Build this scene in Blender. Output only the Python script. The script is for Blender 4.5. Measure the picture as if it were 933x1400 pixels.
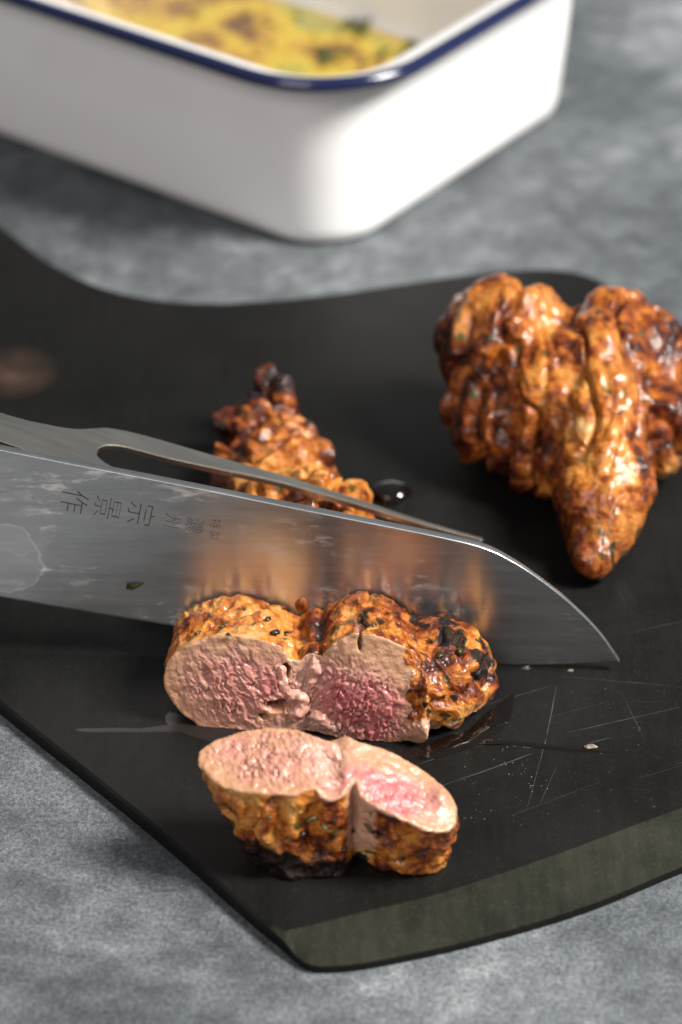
import bpy, bmesh, math, random
import numpy as np
import openvdb
from mathutils import Vector, Matrix
random.seed(7)
for o in list(bpy.data.objects): bpy.data.objects.remove(o)
SC = bpy.context.scene
COL = SC.collection
MM = 0.001

# ---------------------------------------------------------------- camera
PITCH, DIST = math.radians(35), 0.700
cd = bpy.data.cameras.new('camera'); co = bpy.data.objects.new('camera', cd); COL.objects.link(co)
co.location = (0, -DIST*math.cos(PITCH), DIST*math.sin(PITCH))
co.rotation_euler = (math.pi/2-PITCH, 0, 0)
cd.sensor_fit = 'VERTICAL'; cd.sensor_height = 36; cd.lens = 88.5
cd.clip_start = 0.01; cd.clip_end = 50
cd.dof.use_dof = True; cd.dof.focus_distance = 0.605; cd.dof.aperture_fstop = 8.5; cd.dof.aperture_blades = 8
SC.camera = co
# ---------------------------------------------------------------- world, lamps, exposure
w = bpy.data.worlds.new('World'); SC.world = w; w.use_nodes = True
bg = w.node_tree.nodes['Background']; bg.inputs[0].default_value = (0.86, 0.93, 1.0, 1); bg.inputs[1].default_value = 0.17
def area(name, loc, target, size, power, col, sy=None):
    l = bpy.data.lights.new(name, 'AREA'); l.energy = power; l.color = col
    l.shape = 'RECTANGLE'; l.size = size; l.size_y = sy or size
    o = bpy.data.objects.new(name, l); COL.objects.link(o); o.location = loc
    o.rotation_euler = (Vector(target)-Vector(loc)).to_track_quat('-Z', 'Y').to_euler()
    return o
area('window_lamp', (0.92, -0.20, 1.02), (0.0, 0.0, 0.0), 0.36, 54, (1.0, 0.965, 0.92), 0.44)
area('fill_lamp', (-0.55, -1.15, 0.95), (0, 0.0, 0), 0.7, 12.5, (1.0, 0.90, 0.87))
SC.view_settings.view_transform = 'Standard'; SC.view_settings.look = 'None'
SC.view_settings.exposure = 0.0; SC.view_settings.gamma = 1.0; SC.view_settings.use_curve_mapping = False
SC.render.engine = 'CYCLES'; SC.cycles.use_denoising = True; SC.cycles.max_bounces = 8

# ---------------------------------------------------------------- object helpers
def tag(o, label=None, cat=None, group=None, kind=None):
    if label: o['label'] = label
    if cat: o['category'] = cat
    if group: o['group'] = group
    if kind: o['kind'] = kind
    return o
def empty(name, loc, rz=0.0, ry=0.0):
    o = bpy.data.objects.new(name, None); COL.objects.link(o)
    o.location = Vector(loc)*MM; o.rotation_euler = (0, ry, rz); o.empty_display_size = 0.01
    return o
def obj(name, V, F, mat, parent=None, loc=None, smooth=True, normals=None, attrs=None):
    """one mesh object; V in millimetres"""
    me = bpy.data.meshes.new(name)
    V = np.asarray(V, float)*MM
    me.from_pydata(V.tolist(), [], [list(map(int, f)) for f in F] if not isinstance(F, np.ndarray) else F.tolist())
    me.update()
    if smooth: me.polygons.foreach_set('use_smooth', [True]*len(me.polygons))
    for k, a in (attrs or {}).items():
        at = me.attributes.new(k, 'FLOAT', 'POINT'); at.data.foreach_set('value', np.asarray(a, np.float32))
    if normals is not None:
        me.normals_split_custom_set_from_vertices(np.asarray(normals).tolist())
    me.materials.append(mat)
    o = bpy.data.objects.new(name, me); COL.objects.link(o)
    if parent: o.parent = parent
    if loc is not None: o.location = Vector(loc)*MM
    return o
def loft(rings, close=True, cap0=False, cap1=False):
    V, F = [], []
    n = len(rings[0])
    for r in rings: V += [tuple(p) for p in r]
    for i in range(len(rings)-1):
        for j in range(n if close else n-1):
            a, b = i*n+j, i*n+(j+1) % n
            F.append((a, b, b+n, a+n))
    if cap0: F.append(tuple(reversed(range(n))))
    if cap1: F.append(tuple(range((len(rings)-1)*n, len(rings)*n)))
    return V, F
def catmull(P, sub=8, closed=True):
    P = np.asarray(P, float); n = len(P); out = []
    rng = range(n) if closed else range(n-1)
    for i in rng:
        g = (lambda k: P[k % n]) if closed else (lambda k: P[min(max(k, 0), n-1)])
        p0, p1, p2, p3 = g(i-1), g(i), g(i+1), g(i+2)
        for s in range(sub):
            t = s/sub
            out.append(0.5*((2*p1)+(-p0+p2)*t+(2*p0-5*p1+4*p2-p3)*t*t+(-p0+3*p1-3*p2+p3)*t**3))
    if not closed: out.append(P[-1])
    return np.array(out)

# ---------------------------------------------------------------- numpy noise and distance fields
_rs = np.random.RandomState(11)
_perm = np.tile(_rs.permutation(256), 3)
_grad = _rs.normal(size=(256, 3)); _grad /= np.linalg.norm(_grad, axis=1)[:, None]
def gn(P, seed=0):
    P = np.asarray(P, float)+seed*17.31
    i = np.floor(P).astype(int); f = P-i; u = f*f*f*(f*(f*6-15)+10); i &= 255
    r = 0
    for dx in (0, 1):
        for dy in (0, 1):
            for dz in (0, 1):
                h = _perm[_perm[_perm[(i[:, 0]+dx) & 255]+((i[:, 1]+dy) & 255)]+((i[:, 2]+dz) & 255)]
                g = _grad[h]
                d = g[:, 0]*(f[:, 0]-dx)+g[:, 1]*(f[:, 1]-dy)+g[:, 2]*(f[:, 2]-dz)
                wt = (u[:, 0] if dx else 1-u[:, 0])*(u[:, 1] if dy else 1-u[:, 1])*(u[:, 2] if dz else 1-u[:, 2])
                r = r+wt*d
    return r*1.6
def fbm(P, seed=0, oct=3):
    r, a = 0, 1.0
    for k in range(oct):
        r = r+a*gn(P*(2.03**k), seed+k*3.7); a *= .5
    return r
def sstep(a, b, x):
    t = np.clip((x-a)/(b-a), 0, 1); return t*t*(3-2*t)
def worley(P, seed=0):
    """F1, F2 and the cell's random number for 2-D points"""
    P = np.asarray(P, float); i = np.floor(P).astype(int)
    f1 = np.full(len(P), 9.); f2 = np.full(len(P), 9.); idv = np.zeros(len(P))
    for dx in (-1, 0, 1):
        for dy in (-1, 0, 1):
            c = i+np.array([dx, dy])
            h = _perm[_perm[(c[:, 0]+seed) & 255]+(c[:, 1] & 255)]
            jx = _perm[h]/255.; jy = _perm[h+97]/255.
            d = np.hypot(c[:, 0]+jx-P[:, 0], c[:, 1]+jy-P[:, 1])
            new = d < f1
            f2 = np.where(new, f1, np.minimum(f2, d)); idv = np.where(new, h/255., idv); f1 = np.minimum(f1, d)
    return f1, f2, idv
def smin(a, b, k):
    h = np.clip(.5+.5*(b-a)/k, 0, 1); return b*(1-h)+a*h-k*h*(1-h)
def smax(a, b, k): return -smin(-a, -b, k)
def ell(P, c, r):
    q = P-np.asarray(c, float); r = np.asarray(r, float)
    k0 = np.sqrt(((q/r)**2).sum(1)); k1 = np.sqrt(((q/(r*r))**2).sum(1))+1e-6
    return k0*(k0-1)/k1
def ecyl(q2, r):
    r = np.asarray(r, float)
    k0 = np.sqrt(((q2/r)**2).sum(1)); k1 = np.sqrt(((q2/(r*r))**2).sum(1))+1e-6
    return k0*(k0-1)/k1
def rough_up(d, P, amp, s, seed, band):
    m = np.abs(d) < band; d = d.copy(); d[m] += amp*fbm(P[m]/s, seed, 2); return d
def mesh_sdf(fn, lo, hi, vox):
    lo = np.asarray(lo, float); n = np.ceil((np.asarray(hi)-lo)/vox).astype(int)
    ax = [lo[k]+np.arange(n[k])*vox for k in range(3)]
    G = np.stack(np.meshgrid(*ax, indexing='ij'), -1).reshape(-1, 3)
    d = fn(G).reshape(n).astype(np.float32)
    d[0], d[-1] = 5, 5; d[:, 0], d[:, -1] = 5, 5; d[:, :, 0], d[:, :, -1] = 5, 5
    g = openvdb.FloatGrid(5.0); g.copyFromArray(np.clip(d, -5, 5))
    pts, quads = g.convertToQuads(0.0)
    V = np.asarray(pts, float)*vox+lo; Q = np.asarray(quads).astype(int)
    # one relaxation pass takes the voxel steps out
    for _ in range(2): V = relax(V, Q, .5)
    N = vnormals(V, Q)
    test = fn(V+N*vox*1.5)
    if np.median(test) < 0: Q = Q[:, ::-1]; N = -N
    return V, Q, N
def relax(V, Q, k):
    S = np.zeros_like(V); c = np.zeros(len(V))
    for a in range(4):
        np.add.at(S, Q[:, a], V[Q[:, (a+1) % 4]]); np.add.at(S, Q[:, a], V[Q[:, (a+3) % 4]]); np.add.at(c, Q[:, a], 2)
    return V*(1-k)+k*S/np.maximum(c, 1)[:, None]
def vnormals(V, Q):
    fnm = np.cross(V[Q[:, 2]]-V[Q[:, 0]], V[Q[:, 3]]-V[Q[:, 1]])
    N = np.zeros_like(V)
    for a in range(4): np.add.at(N, Q[:, a], fnm)
    return N/np.maximum(np.linalg.norm(N, axis=1), 1e-9)[:, None]
def subset(V, Q, sel):
    Qs = Q[sel]; used = np.unique(Qs); mp = np.full(len(V), -1); mp[used] = np.arange(len(used))
    return used, mp[Qs]

# ---------------------------------------------------------------- material helpers
def new_mat(name):
    m = bpy.data.materials.new(name); m.use_nodes = True
    nt = m.node_tree; return m, nt, nt.nodes['Principled BSDF']
def N(nt, t, **kw):
    n = nt.nodes.new(t)
    for k, v in kw.items():
        if k in n.inputs.keys(): n.inputs[k].default_value = v
        else: setattr(n, k, v)
    return n
def L(nt, a, b): nt.links.new(a, b)
def coord(nt, scale=(1, 1, 1), out='Object'):
    tc = N(nt, 'ShaderNodeTexCoord'); mp = N(nt, 'ShaderNodeMapping'); mp.inputs['Scale'].default_value = scale
    L(nt, tc.outputs[out], mp.inputs[0]); return mp.outputs[0]
def noise(nt, vec, scale, detail=4, rough=.55, dist=0.0):
    n = N(nt, 'ShaderNodeTexNoise', Scale=scale, Detail=detail, Roughness=rough, Distortion=dist)
    L(nt, vec, n.inputs['Vector']); return n.outputs[0]
def ramp(nt, fac, stops, interp='LINEAR'):
    r = N(nt, 'ShaderNodeValToRGB'); cr = r.color_ramp; cr.interpolation = interp
    while len(cr.elements) < len(stops): cr.elements.new(.5)
    for e, (p, c) in zip(cr.elements, stops):
        e.position = p; e.color = (*c, 1) if isinstance(c, tuple) else (c, c, c, 1)
    L(nt, fac, r.inputs[0]); return r.outputs[0]
def mixc(nt, fac, a, b, blend='MIX'):
    n = N(nt, 'ShaderNodeMix', data_type='RGBA', blend_type=blend)
    for s, v in ((0, fac), (6, a), (7, b)):
        if isinstance(v, (int, float)): n.inputs[s].default_value = v
        elif isinstance(v, tuple): n.inputs[s].default_value = (*v, 1)
        else: L(nt, v, n.inputs[s])
    return n.outputs[2]
def math_(nt, op, a, b=0.0, c=0.0, clamp=False):
    n = N(nt, 'ShaderNodeMath', operation=op, use_clamp=clamp)
    for s, v in ((0, a), (1, b), (2, c)):
        if isinstance(v, (int, float)): n.inputs[s].default_value = v
        else: L(nt, v, n.inputs[s])
    return n.outputs[0]
def attr(nt, name):
    a = N(nt, 'ShaderNodeAttribute', attribute_name=name); return a.outputs['Fac']
def bump(nt, height, dist, strength=1.0, normal=None):
    b = N(nt, 'ShaderNodeBump', Strength=strength, Distance=dist); L(nt, height, b.inputs['Height'])
    if normal is not None: L(nt, normal, b.inputs['Normal'])
    return b.outputs[0]
def setp(bs, **kw):
    for k, v in kw.items():
        k = k.replace('_', ' ')
        bs.inputs[k].default_value = (*v, 1) if isinstance(v, tuple) and len(v) == 3 and k not in ('Subsurface Radius',) else v

# ---------------------------------------------------------------- materials
def mat_table():
    m, nt, b = new_mat('grey_plaster_table')
    v = coord(nt)
    big = noise(nt, v, 10, 6, .65, .6); mid = noise(nt, v, 75, 9, .76, .3); fine = noise(nt, v, 2100, 3, .75)
    f = math_(nt, 'ADD', math_(nt, 'MULTIPLY', big, .55), math_(nt, 'MULTIPLY', mid, .45))
    c = ramp(nt, f, [(.38, (.040, .046, .050)), (.46, (.072, .081, .087)), (.53, (.112, .124, .131)), (.63, (.25, .267, .276))])
    gr = noise(nt, v, 950, 4, .8)
    c = mixc(nt, .75, c, ramp(nt, gr, [(.36, .15), (.5, .5), (.66, .9)]), 'OVERLAY')
    c = mixc(nt, .85, c, ramp(nt, fine, [(.32, .22), (.5, .5), (.70, .82)]), 'OVERLAY')
    L(nt, c, b.inputs['Base Color'])
    setp(b, Roughness=.62, Specular_IOR_Level=.35)
    L(nt, bump(nt, math_(nt, 'ADD', fine, math_(nt, 'MULTIPLY', mid, 1.2)), .0003, .7), b.inputs['Normal'])
    return m
def mat_board(name, base, dark, rough, olive=False):
    m, nt, b = new_mat(name)
    v = coord(nt); vs = coord(nt, (1, .12, 1))
    fib = noise(nt, v, 900, 4, .7); blot = noise(nt, v, 28, 4, .6, .5); grain = noise(nt, vs, 420, 3, .6)
    f = math_(nt, 'ADD', math_(nt, 'MULTIPLY', blot, .6), math_(nt, 'MULTIPLY', grain, .4))
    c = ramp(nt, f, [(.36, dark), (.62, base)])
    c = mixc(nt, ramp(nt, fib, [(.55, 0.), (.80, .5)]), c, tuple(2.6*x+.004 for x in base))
    L(nt, c, b.inputs['Base Color'])
    rr = N(nt, 'ShaderNodeMapRange'); L(nt, blot, rr.inputs[0]); rr.inputs[1].default_value = .3; rr.inputs[2].default_value = .7
    rr.inputs[3].default_value = rough-.07; rr.inputs[4].default_value = rough+.10
    L(nt, rr.outputs[0], b.inputs['Roughness']); setp(b, Specular_IOR_Level=.20)
    L(nt, bump(nt, fib, .00012, .6), b.inputs['Normal'])
    return m
def mat_crust(name, tone=0.0, wet=.5, gloss=.28, dry=.50, cs=95):
    m, nt, b = new_mat(name)
    v = coord(nt)
    n1 = noise(nt, v, cs, 5, .62, .6); n2 = noise(nt, v, 310, 5, .65, .3); n3 = noise(nt, v, 1100, 3, .6)
    f = math_(nt, 'ADD', math_(nt, 'MULTIPLY', n1, .62), math_(nt, 'MULTIPLY', n2, .38))
    f = math_(nt, 'MULTIPLY_ADD', f, 1.25, -.125)
    f = math_(nt, 'ADD', f, math_(nt, 'MULTIPLY', attr(nt, 'tone'), 1.0))
    f = math_(nt, 'ADD', f, tone)
    c = ramp(nt, f, [(.34, (.012, .003, .0015)), (.42, (.070, .012, .003)), (.485, (.23, .052, .007)), (.55, (.40, .130, .016)), (.63, (.50, .225, .046)), (.76, (.56, .36, .16))])
    c = mixc(nt, math_(nt, 'MULTIPLY', ramp(nt, n3, [(.35, 0.), (.7, 1.)]), .35), c, mixc(nt, 1.0, c, (.55, .42, .30), 'MULTIPLY'))
    raw = math_(nt, 'ADD', attr(nt, 'raw'), math_(nt, 'MULTIPLY', math_(nt, 'SUBTRACT', n2, .5), 1.2))
    c = mixc(nt, math_(nt, 'MULTIPLY', ramp(nt, raw, [(.40, 0.), (.70, 1.)]), .9), c, mixc(nt, n1, (.44, .21, .15), (.56, .36, .25)))
    # herbs rubbed into the surface
    vo = N(nt, 'ShaderNodeTexVoronoi', Scale=260.0, Randomness=1.0)
    wv = N(nt, 'ShaderNodeVectorMath', operation='ADD'); L(nt, v, wv.inputs[0])
    nn = N(nt, 'ShaderNodeTexNoise', Scale=300.0, Detail=2.0); L(nt, v, nn.inputs['Vector'])
    sc = N(nt, 'ShaderNodeVectorMath', operation='SCALE'); L(nt, nn.outputs[1], sc.inputs[0]); sc.inputs[3].default_value = .004
    L(nt, sc.outputs[0], wv.inputs[1]); L(nt, wv.outputs[0], vo.inputs['Vector'])
    sep = N(nt, 'ShaderNodeSeparateColor'); L(nt, vo.outputs['Color'], sep.inputs[0])
    spot = math_(nt, 'MULTIPLY', math_(nt, 'LESS_THAN', vo.outputs['Distance'], .30), math_(nt, 'GREATER_THAN', sep.outputs[0], .80))
    herb = mixc(nt, sep.outputs[1], (.018, .020, .006), (.075, .075, .012))
    c = mixc(nt, math_(nt, 'MULTIPLY', spot, .85), c, herb)
    # char
    ch = math_(nt, 'ADD', attr(nt, 'char'), math_(nt, 'MULTIPLY', math_(nt, 'SUBTRACT', n2, .5), 1.5))
    chm = ramp(nt, ch, [(.42, 0.), (.62, 1.)])
    c = mixc(nt, math_(nt, 'MULTIPLY', chm, .97), c, (.006, .0045, .004))
    L(nt, c, b.inputs['Base Color'])
    r = math_(nt, 'ADD', math_(nt, 'MULTIPLY', ramp(nt, n2, [(.35, 0.), (.65, 1.)]), .32), gloss+.04)
    L(nt, r, b.inputs['Roughness'])
    setp(b, Specular_IOR_Level=.16, Coat_Weight=1.0, Coat_Roughness=.07, Subsurface_Weight=.12, Subsurface_Scale=.0015)
    b.inputs['Subsurface Radius'].default_value = (1.0, .4, .15)
    cw = math_(nt, 'MULTIPLY', ramp(nt, noise(nt, v, 70, 4, .6, .4), [(dry-.10, .08), (dry+.05, 1.)]), math_(nt, 'SUBTRACT', 1.0, math_(nt, 'MULTIPLY', chm, .65)))
    L(nt, cw, b.inputs['Coat Weight'])
    h = math_(nt, 'ADD', math_(nt, 'MULTIPLY', n2, 1.0), math_(nt, 'MULTIPLY', n3, .45))
    bn = bump(nt, h, .0016, .7)
    L(nt, bn, b.inputs['Normal']); L(nt, bump(nt, n2, .0012, wet), b.inputs['Coat Normal'])
    return m
def mat_cut(name):
    m, nt, b = new_mat(name)
    v = coord(nt)
    n1 = noise(nt, v, 140, 4, .6, .5); n2 = noise(nt, v, 520, 4, .65, .4); n3 = noise(nt, v, 1700, 2, .6)
    p = math_(nt, 'ADD', attr(nt, 'pink'), math_(nt, 'MULTIPLY', math_(nt, 'SUBTRACT', n1, .5), .7))
    c = ramp(nt, p, [(.05, (.54, .32, .19)), (.28, (.57, .31, .225)), (.50, (.60, .25, .22)), (.75, (.60, .185, .19)), (1.0, (.52, .12, .135))])
    c = mixc(nt, attr(nt, 'crease'), c, (.19, .045, .05))
    c = mixc(nt, attr(nt, 'fat'), c, (.56, .38, .29))
    c = mixc(nt, math_(nt, 'MULTIPLY', ramp(nt, n2, [(.3, 0.), (.7, 1.)]), .45), mixc(nt, 1.0, c, (.66, .56, .52), 'MULTIPLY'), c)
    c = mixc(nt, math_(nt, 'MULTIPLY', attr(nt, 'rim'), .8), c, (.40, .21, .09))
    L(nt, c, b.inputs['Base Color'])
    r = math_(nt, 'ADD', math_(nt, 'MULTIPLY', n2, .35), .22); L(nt, r, b.inputs['Roughness'])
    setp(b, Specular_IOR_Level=.5, Subsurface_Weight=.25, Subsurface_Scale=.0015, Coat_Weight=.4, Coat_Roughness=.10)
    b.inputs['Subsurface Radius'].default_value = (1.0, .38, .30)
    bn = bump(nt, math_(nt, 'ADD', n2, math_(nt, 'MULTIPLY', n3, .4)), .0007, .45)
    L(nt, bn, b.inputs['Normal']); L(nt, bn, b.inputs['Coat Normal'])
    return m
def mat_fat():
    m, nt, b = new_mat('soft_white_fat')
    v = coord(nt); n = noise(nt, v, 300, 4, .6)
    L(nt, ramp(nt, n, [(.3, (.44, .19, .15)), (.6, (.54, .30, .23)), (.8, (.58, .39, .31))]), b.inputs['Base Color'])
    setp(b, Roughness=.28, Subsurface_Weight=.5, Subsurface_Scale=.003, Coat_Weight=.4, Coat_Roughness=.1)
    b.inputs['Subsurface Radius'].default_value = (1.0, .6, .4)
    L(nt, bump(nt, n, .0008, .4), b.inputs['Normal'])
    return m
def mat_steel(name, rough, blade=False, tint=(.58, .59, .59)):
    m, nt, b = new_mat(name)
    v = coord(nt); vs = coord(nt, (.035, 1, 1)); v2 = coord(nt, (.12, 1, 1))
    br = noise(nt, vs, 1500, 3, .6); br2 = noise(nt, v2, 260, 4, .6, .3); sm = noise(nt, v, 60, 4, .6, .4)
    c = ramp(nt, math_(nt, 'ADD', math_(nt, 'MULTIPLY', br, .5), math_(nt, 'MULTIPLY', sm, .5)), [(.35, tuple(x*.82 for x in tint)), (.65, tint)])
    rr = math_(nt, 'ADD', math_(nt, 'MULTIPLY', br2, .16), rough-.08)
    hgt = br
    if blade:
        # dried water marks with a pale rim, and dull smears
        tc = N(nt, 'ShaderNodeTexCoord')
        dn = N(nt, 'ShaderNodeTexNoise', Scale=55.0, Detail=4.0, Roughness=.6); L(nt, tc.outputs['Object'], dn.inputs['Vector'])
        sub = N(nt, 'ShaderNodeVectorMath', operation='SUBTRACT'); L(nt, dn.outputs[1], sub.inputs[0]); sub.inputs[1].default_value = (.5, .5, .5)
        scl = N(nt, 'ShaderNodeVectorMath', operation='SCALE'); L(nt, sub.outputs[0], scl.inputs[0]); scl.inputs[3].default_value = .011
        wp = N(nt, 'ShaderNodeVectorMath', operation='ADD'); L(nt, tc.outputs['Object'], wp.inputs[0]); L(nt, scl.outputs[0], wp.inputs[1])
        def mark(x, z, r, pale, fill):
            sb = N(nt, 'ShaderNodeVectorMath', operation='MULTIPLY_ADD'); L(nt, wp.outputs[0], sb.inputs[0])
            sb.inputs[1].default_value = (1, 0, 1); sb.inputs[2].default_value = (-x*MM, 0, -z*MM)
            ln = N(nt, 'ShaderNodeVectorMath', operation='LENGTH'); L(nt, sb.outputs[0], ln.inputs[0])
            d = math_(nt, 'MULTIPLY', math_(nt, 'SUBTRACT', ln.outputs['Value'], r*MM), 1000.)
            line = ramp(nt, math_(nt, 'ABSOLUTE', d), [(.0, 1.), (.45, 0.)])
            inside = math_(nt, 'LESS_THAN', d, 0.0)
            return line, inside, pale, fill
        rough_add = None
        for args in ((2, 34, 11.5, .8, .38), (8, 44.5, 9.5, .22, .12), (36, 53.5, 3.2, .16, .0)):
            line, ins, pale, fill = mark(*args)
            c = mixc(nt, math_(nt, 'MULTIPLY', ins, fill), c, (.38, .41, .44))
            c = mixc(nt, math_(nt, 'MULTIPLY', line, pale), c, (.78, .78, .76))
            rr = math_(nt, 'ADD', rr, math_(nt, 'MULTIPLY', ins, fill*.25))
        sp = noise(nt, coord(nt, (.35, 1, 1)), 330, 5, .7, .2); zone = noise(nt, v, 42, 3, .5)
        smear = math_(nt, 'MULTIPLY', ramp(nt, sp, [(.54, 0.), (.68, 1.)]), ramp(nt, zone, [(.46, 0.), (.60, 1.)]))
        c = mixc(nt, math_(nt, 'MULTIPLY', smear, .4), c, (.74, .71, .66))
        rr = math_(nt, 'ADD', rr, math_(nt, 'MULTIPLY', smear, .22))
    L(nt, c, b.inputs['Base Color']); L(nt, rr, b.inputs['Roughness'])
    setp(b, Metallic=1.0)
    if blade:
        b.inputs['Anisotropic'].default_value = .75
        tv = N(nt, 'ShaderNodeCombineXYZ'); tv.inputs[2].default_value = 1.0
        L(nt, tv.outputs[0], b.inputs['Tangent'])
    L(nt, bump(nt, hgt, .00004, .45), b.inputs['Normal'])
    return m
def mat_simple(name, col, rough, var=.25, scale=200, **kw):
    m, nt, b = new_mat(name)
    v = coord(nt); n = noise(nt, v, scale, 4, .6)
    L(nt, ramp(nt, n, [(.3, tuple(x*(1-var) for x in col)), (.7, tuple(min(1, x*(1+var)) for x in col))]), b.inputs['Base Color'])
    setp(b, Roughness=rough, **kw)
    return m
def mat_enamel(name, col, rough=.12):
    m, nt, b = new_mat(name)
    v = coord(nt); n = noise(nt, v, 30, 3, .5); n2 = noise(nt, v, 700, 2, .5)
    L(nt, ramp(nt, n, [(.3, tuple(x*.96 for x in col)), (.7, col)]), b.inputs['Base Color'])
    setp(b, Roughness=rough, Coat_Weight=.3, Coat_Roughness=.05)
    L(nt, bump(nt, n2, .0001, .25), b.inputs['Normal'])
    return m
def mat_gravy():
    m, nt, b = new_mat('herb_gravy')
    v = coord(nt); n1 = noise(nt, v, 26, 5, .62, .8); n2 = noise(nt, v, 110, 4, .65, .5)
    f = math_(nt, 'ADD', math_(nt, 'MULTIPLY', n1, .65), math_(nt, 'MULTIPLY', n2, .35))
    c = ramp(nt, f, [(.38, (.05, .016, .003)), (.44, (.20, .080, .006)), (.50, (.46, .30, .015)), (.56, (.38, .31, .02)), (.61, (.12, .13, .02)), (.68, (.60, .57, .34))])
    L(nt, c, b.inputs['Base Color']); setp(b, Roughness=.18, Coat_Weight=.6, Coat_Roughness=.05)
    L(nt, bump(nt, n2, .0006, .3), b.inputs['Normal'])
    return m
def mat_juice(name, col, fade=False):
    m, nt, b = new_mat(name)
    v = coord(nt); n = noise(nt, v, 160, 3, .5)
    L(nt, ramp(nt, n, [(.3, tuple(x*.6 for x in col)), (.7, col)]), b.inputs['Base Color'])
    setp(b, Roughness=.06, Specular_IOR_Level=.5, Coat_Weight=.6, Coat_Roughness=.03)
    L(nt, bump(nt, n, .0006, .25), b.inputs['Normal'])
    if fade:
        setp(b, Roughness=.45, Coat_Weight=0.0)
        L(nt, math_(nt, 'MULTIPLY', attr(nt, 'thick'), ramp(nt, noise(nt, v, 60, 3, .6), [(.3, .25), (.6, .8)])), b.inputs['Alpha'])
    return m
M = dict(
    table=mat_table(),
    board=mat_board('black_fibre_board', (.0062, .0062, .0057), (.0034, .0034, .0032), .47),
    bevel=mat_board('olive_sheen_board_edge', (.019, .020, .0125), (.006, .0068, .0046), .46),  # olive base and dark blotches paint the uneven light reflected off the front edge
    crust=mat_crust('roasted_crust', -.01), crust_gold=mat_crust('golden_herb_crust', .03, gloss=.30),
    crust_glazed=mat_crust('glazed_roast_crust', -.002, wet=.4, gloss=.26, dry=.49, cs=62),
    cut=mat_cut('pink_cut_meat'), fat=mat_fat(),
    blade=mat_steel('brushed_blade_steel', .32, True), spine=mat_steel('ground_spine_steel', .30, tint=(.72, .73, .72)),
    fork=mat_steel('satin_fork_steel', .33, tint=(.56, .54, .49)),
    engrave=mat_simple('dark_engraving', (.075, .052, .038), .55, Metallic=.3),
    wood=mat_simple('dark_handle_wood', (.08, .04, .02), .45),
    enamel=mat_enamel('white_enamel', (.82, .82, .81)), blue=mat_enamel('navy_enamel', (.010, .014, .050), .14),
    gravy=mat_gravy(), herb=mat_simple('wet_herb', (.040, .042, .010), .42, .6, 500, Coat_Weight=.2),
    juice=mat_juice('dark_meat_juice', (.006, .004, .003)), film=mat_simple('drying_juice', (.010, .008, .007), .38), smear=mat_juice('brown_grease', (.085, .05, .036), True),
    crumb=mat_simple('pale_crumb', (.19, .16, .11), .6, .4, 300), scratch=mat_simple('pale_scratch', (.040, .040, .036), .6, .5, 120),
    char=mat_simple('burnt_flake', (.012, .010, .009), .35, .5, 400, Coat_Weight=.4),
)

# ---------------------------------------------------------------- table (setting)
bm = bmesh.new(); bmesh.ops.create_cube(bm, size=1)
me = bpy.data.meshes.new('table_top')
for vtx in bm.verts: vtx.co = Vector((vtx.co.x*3.0, vtx.co.y*3.0+.3, vtx.co.z*.03-.015))
bm.to_mesh(me); me.materials.append(M['table'])
tag(bpy.data.objects.new('table_top', me), kind='structure'); COL.objects.link(bpy.data.objects['table_top'])

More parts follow.
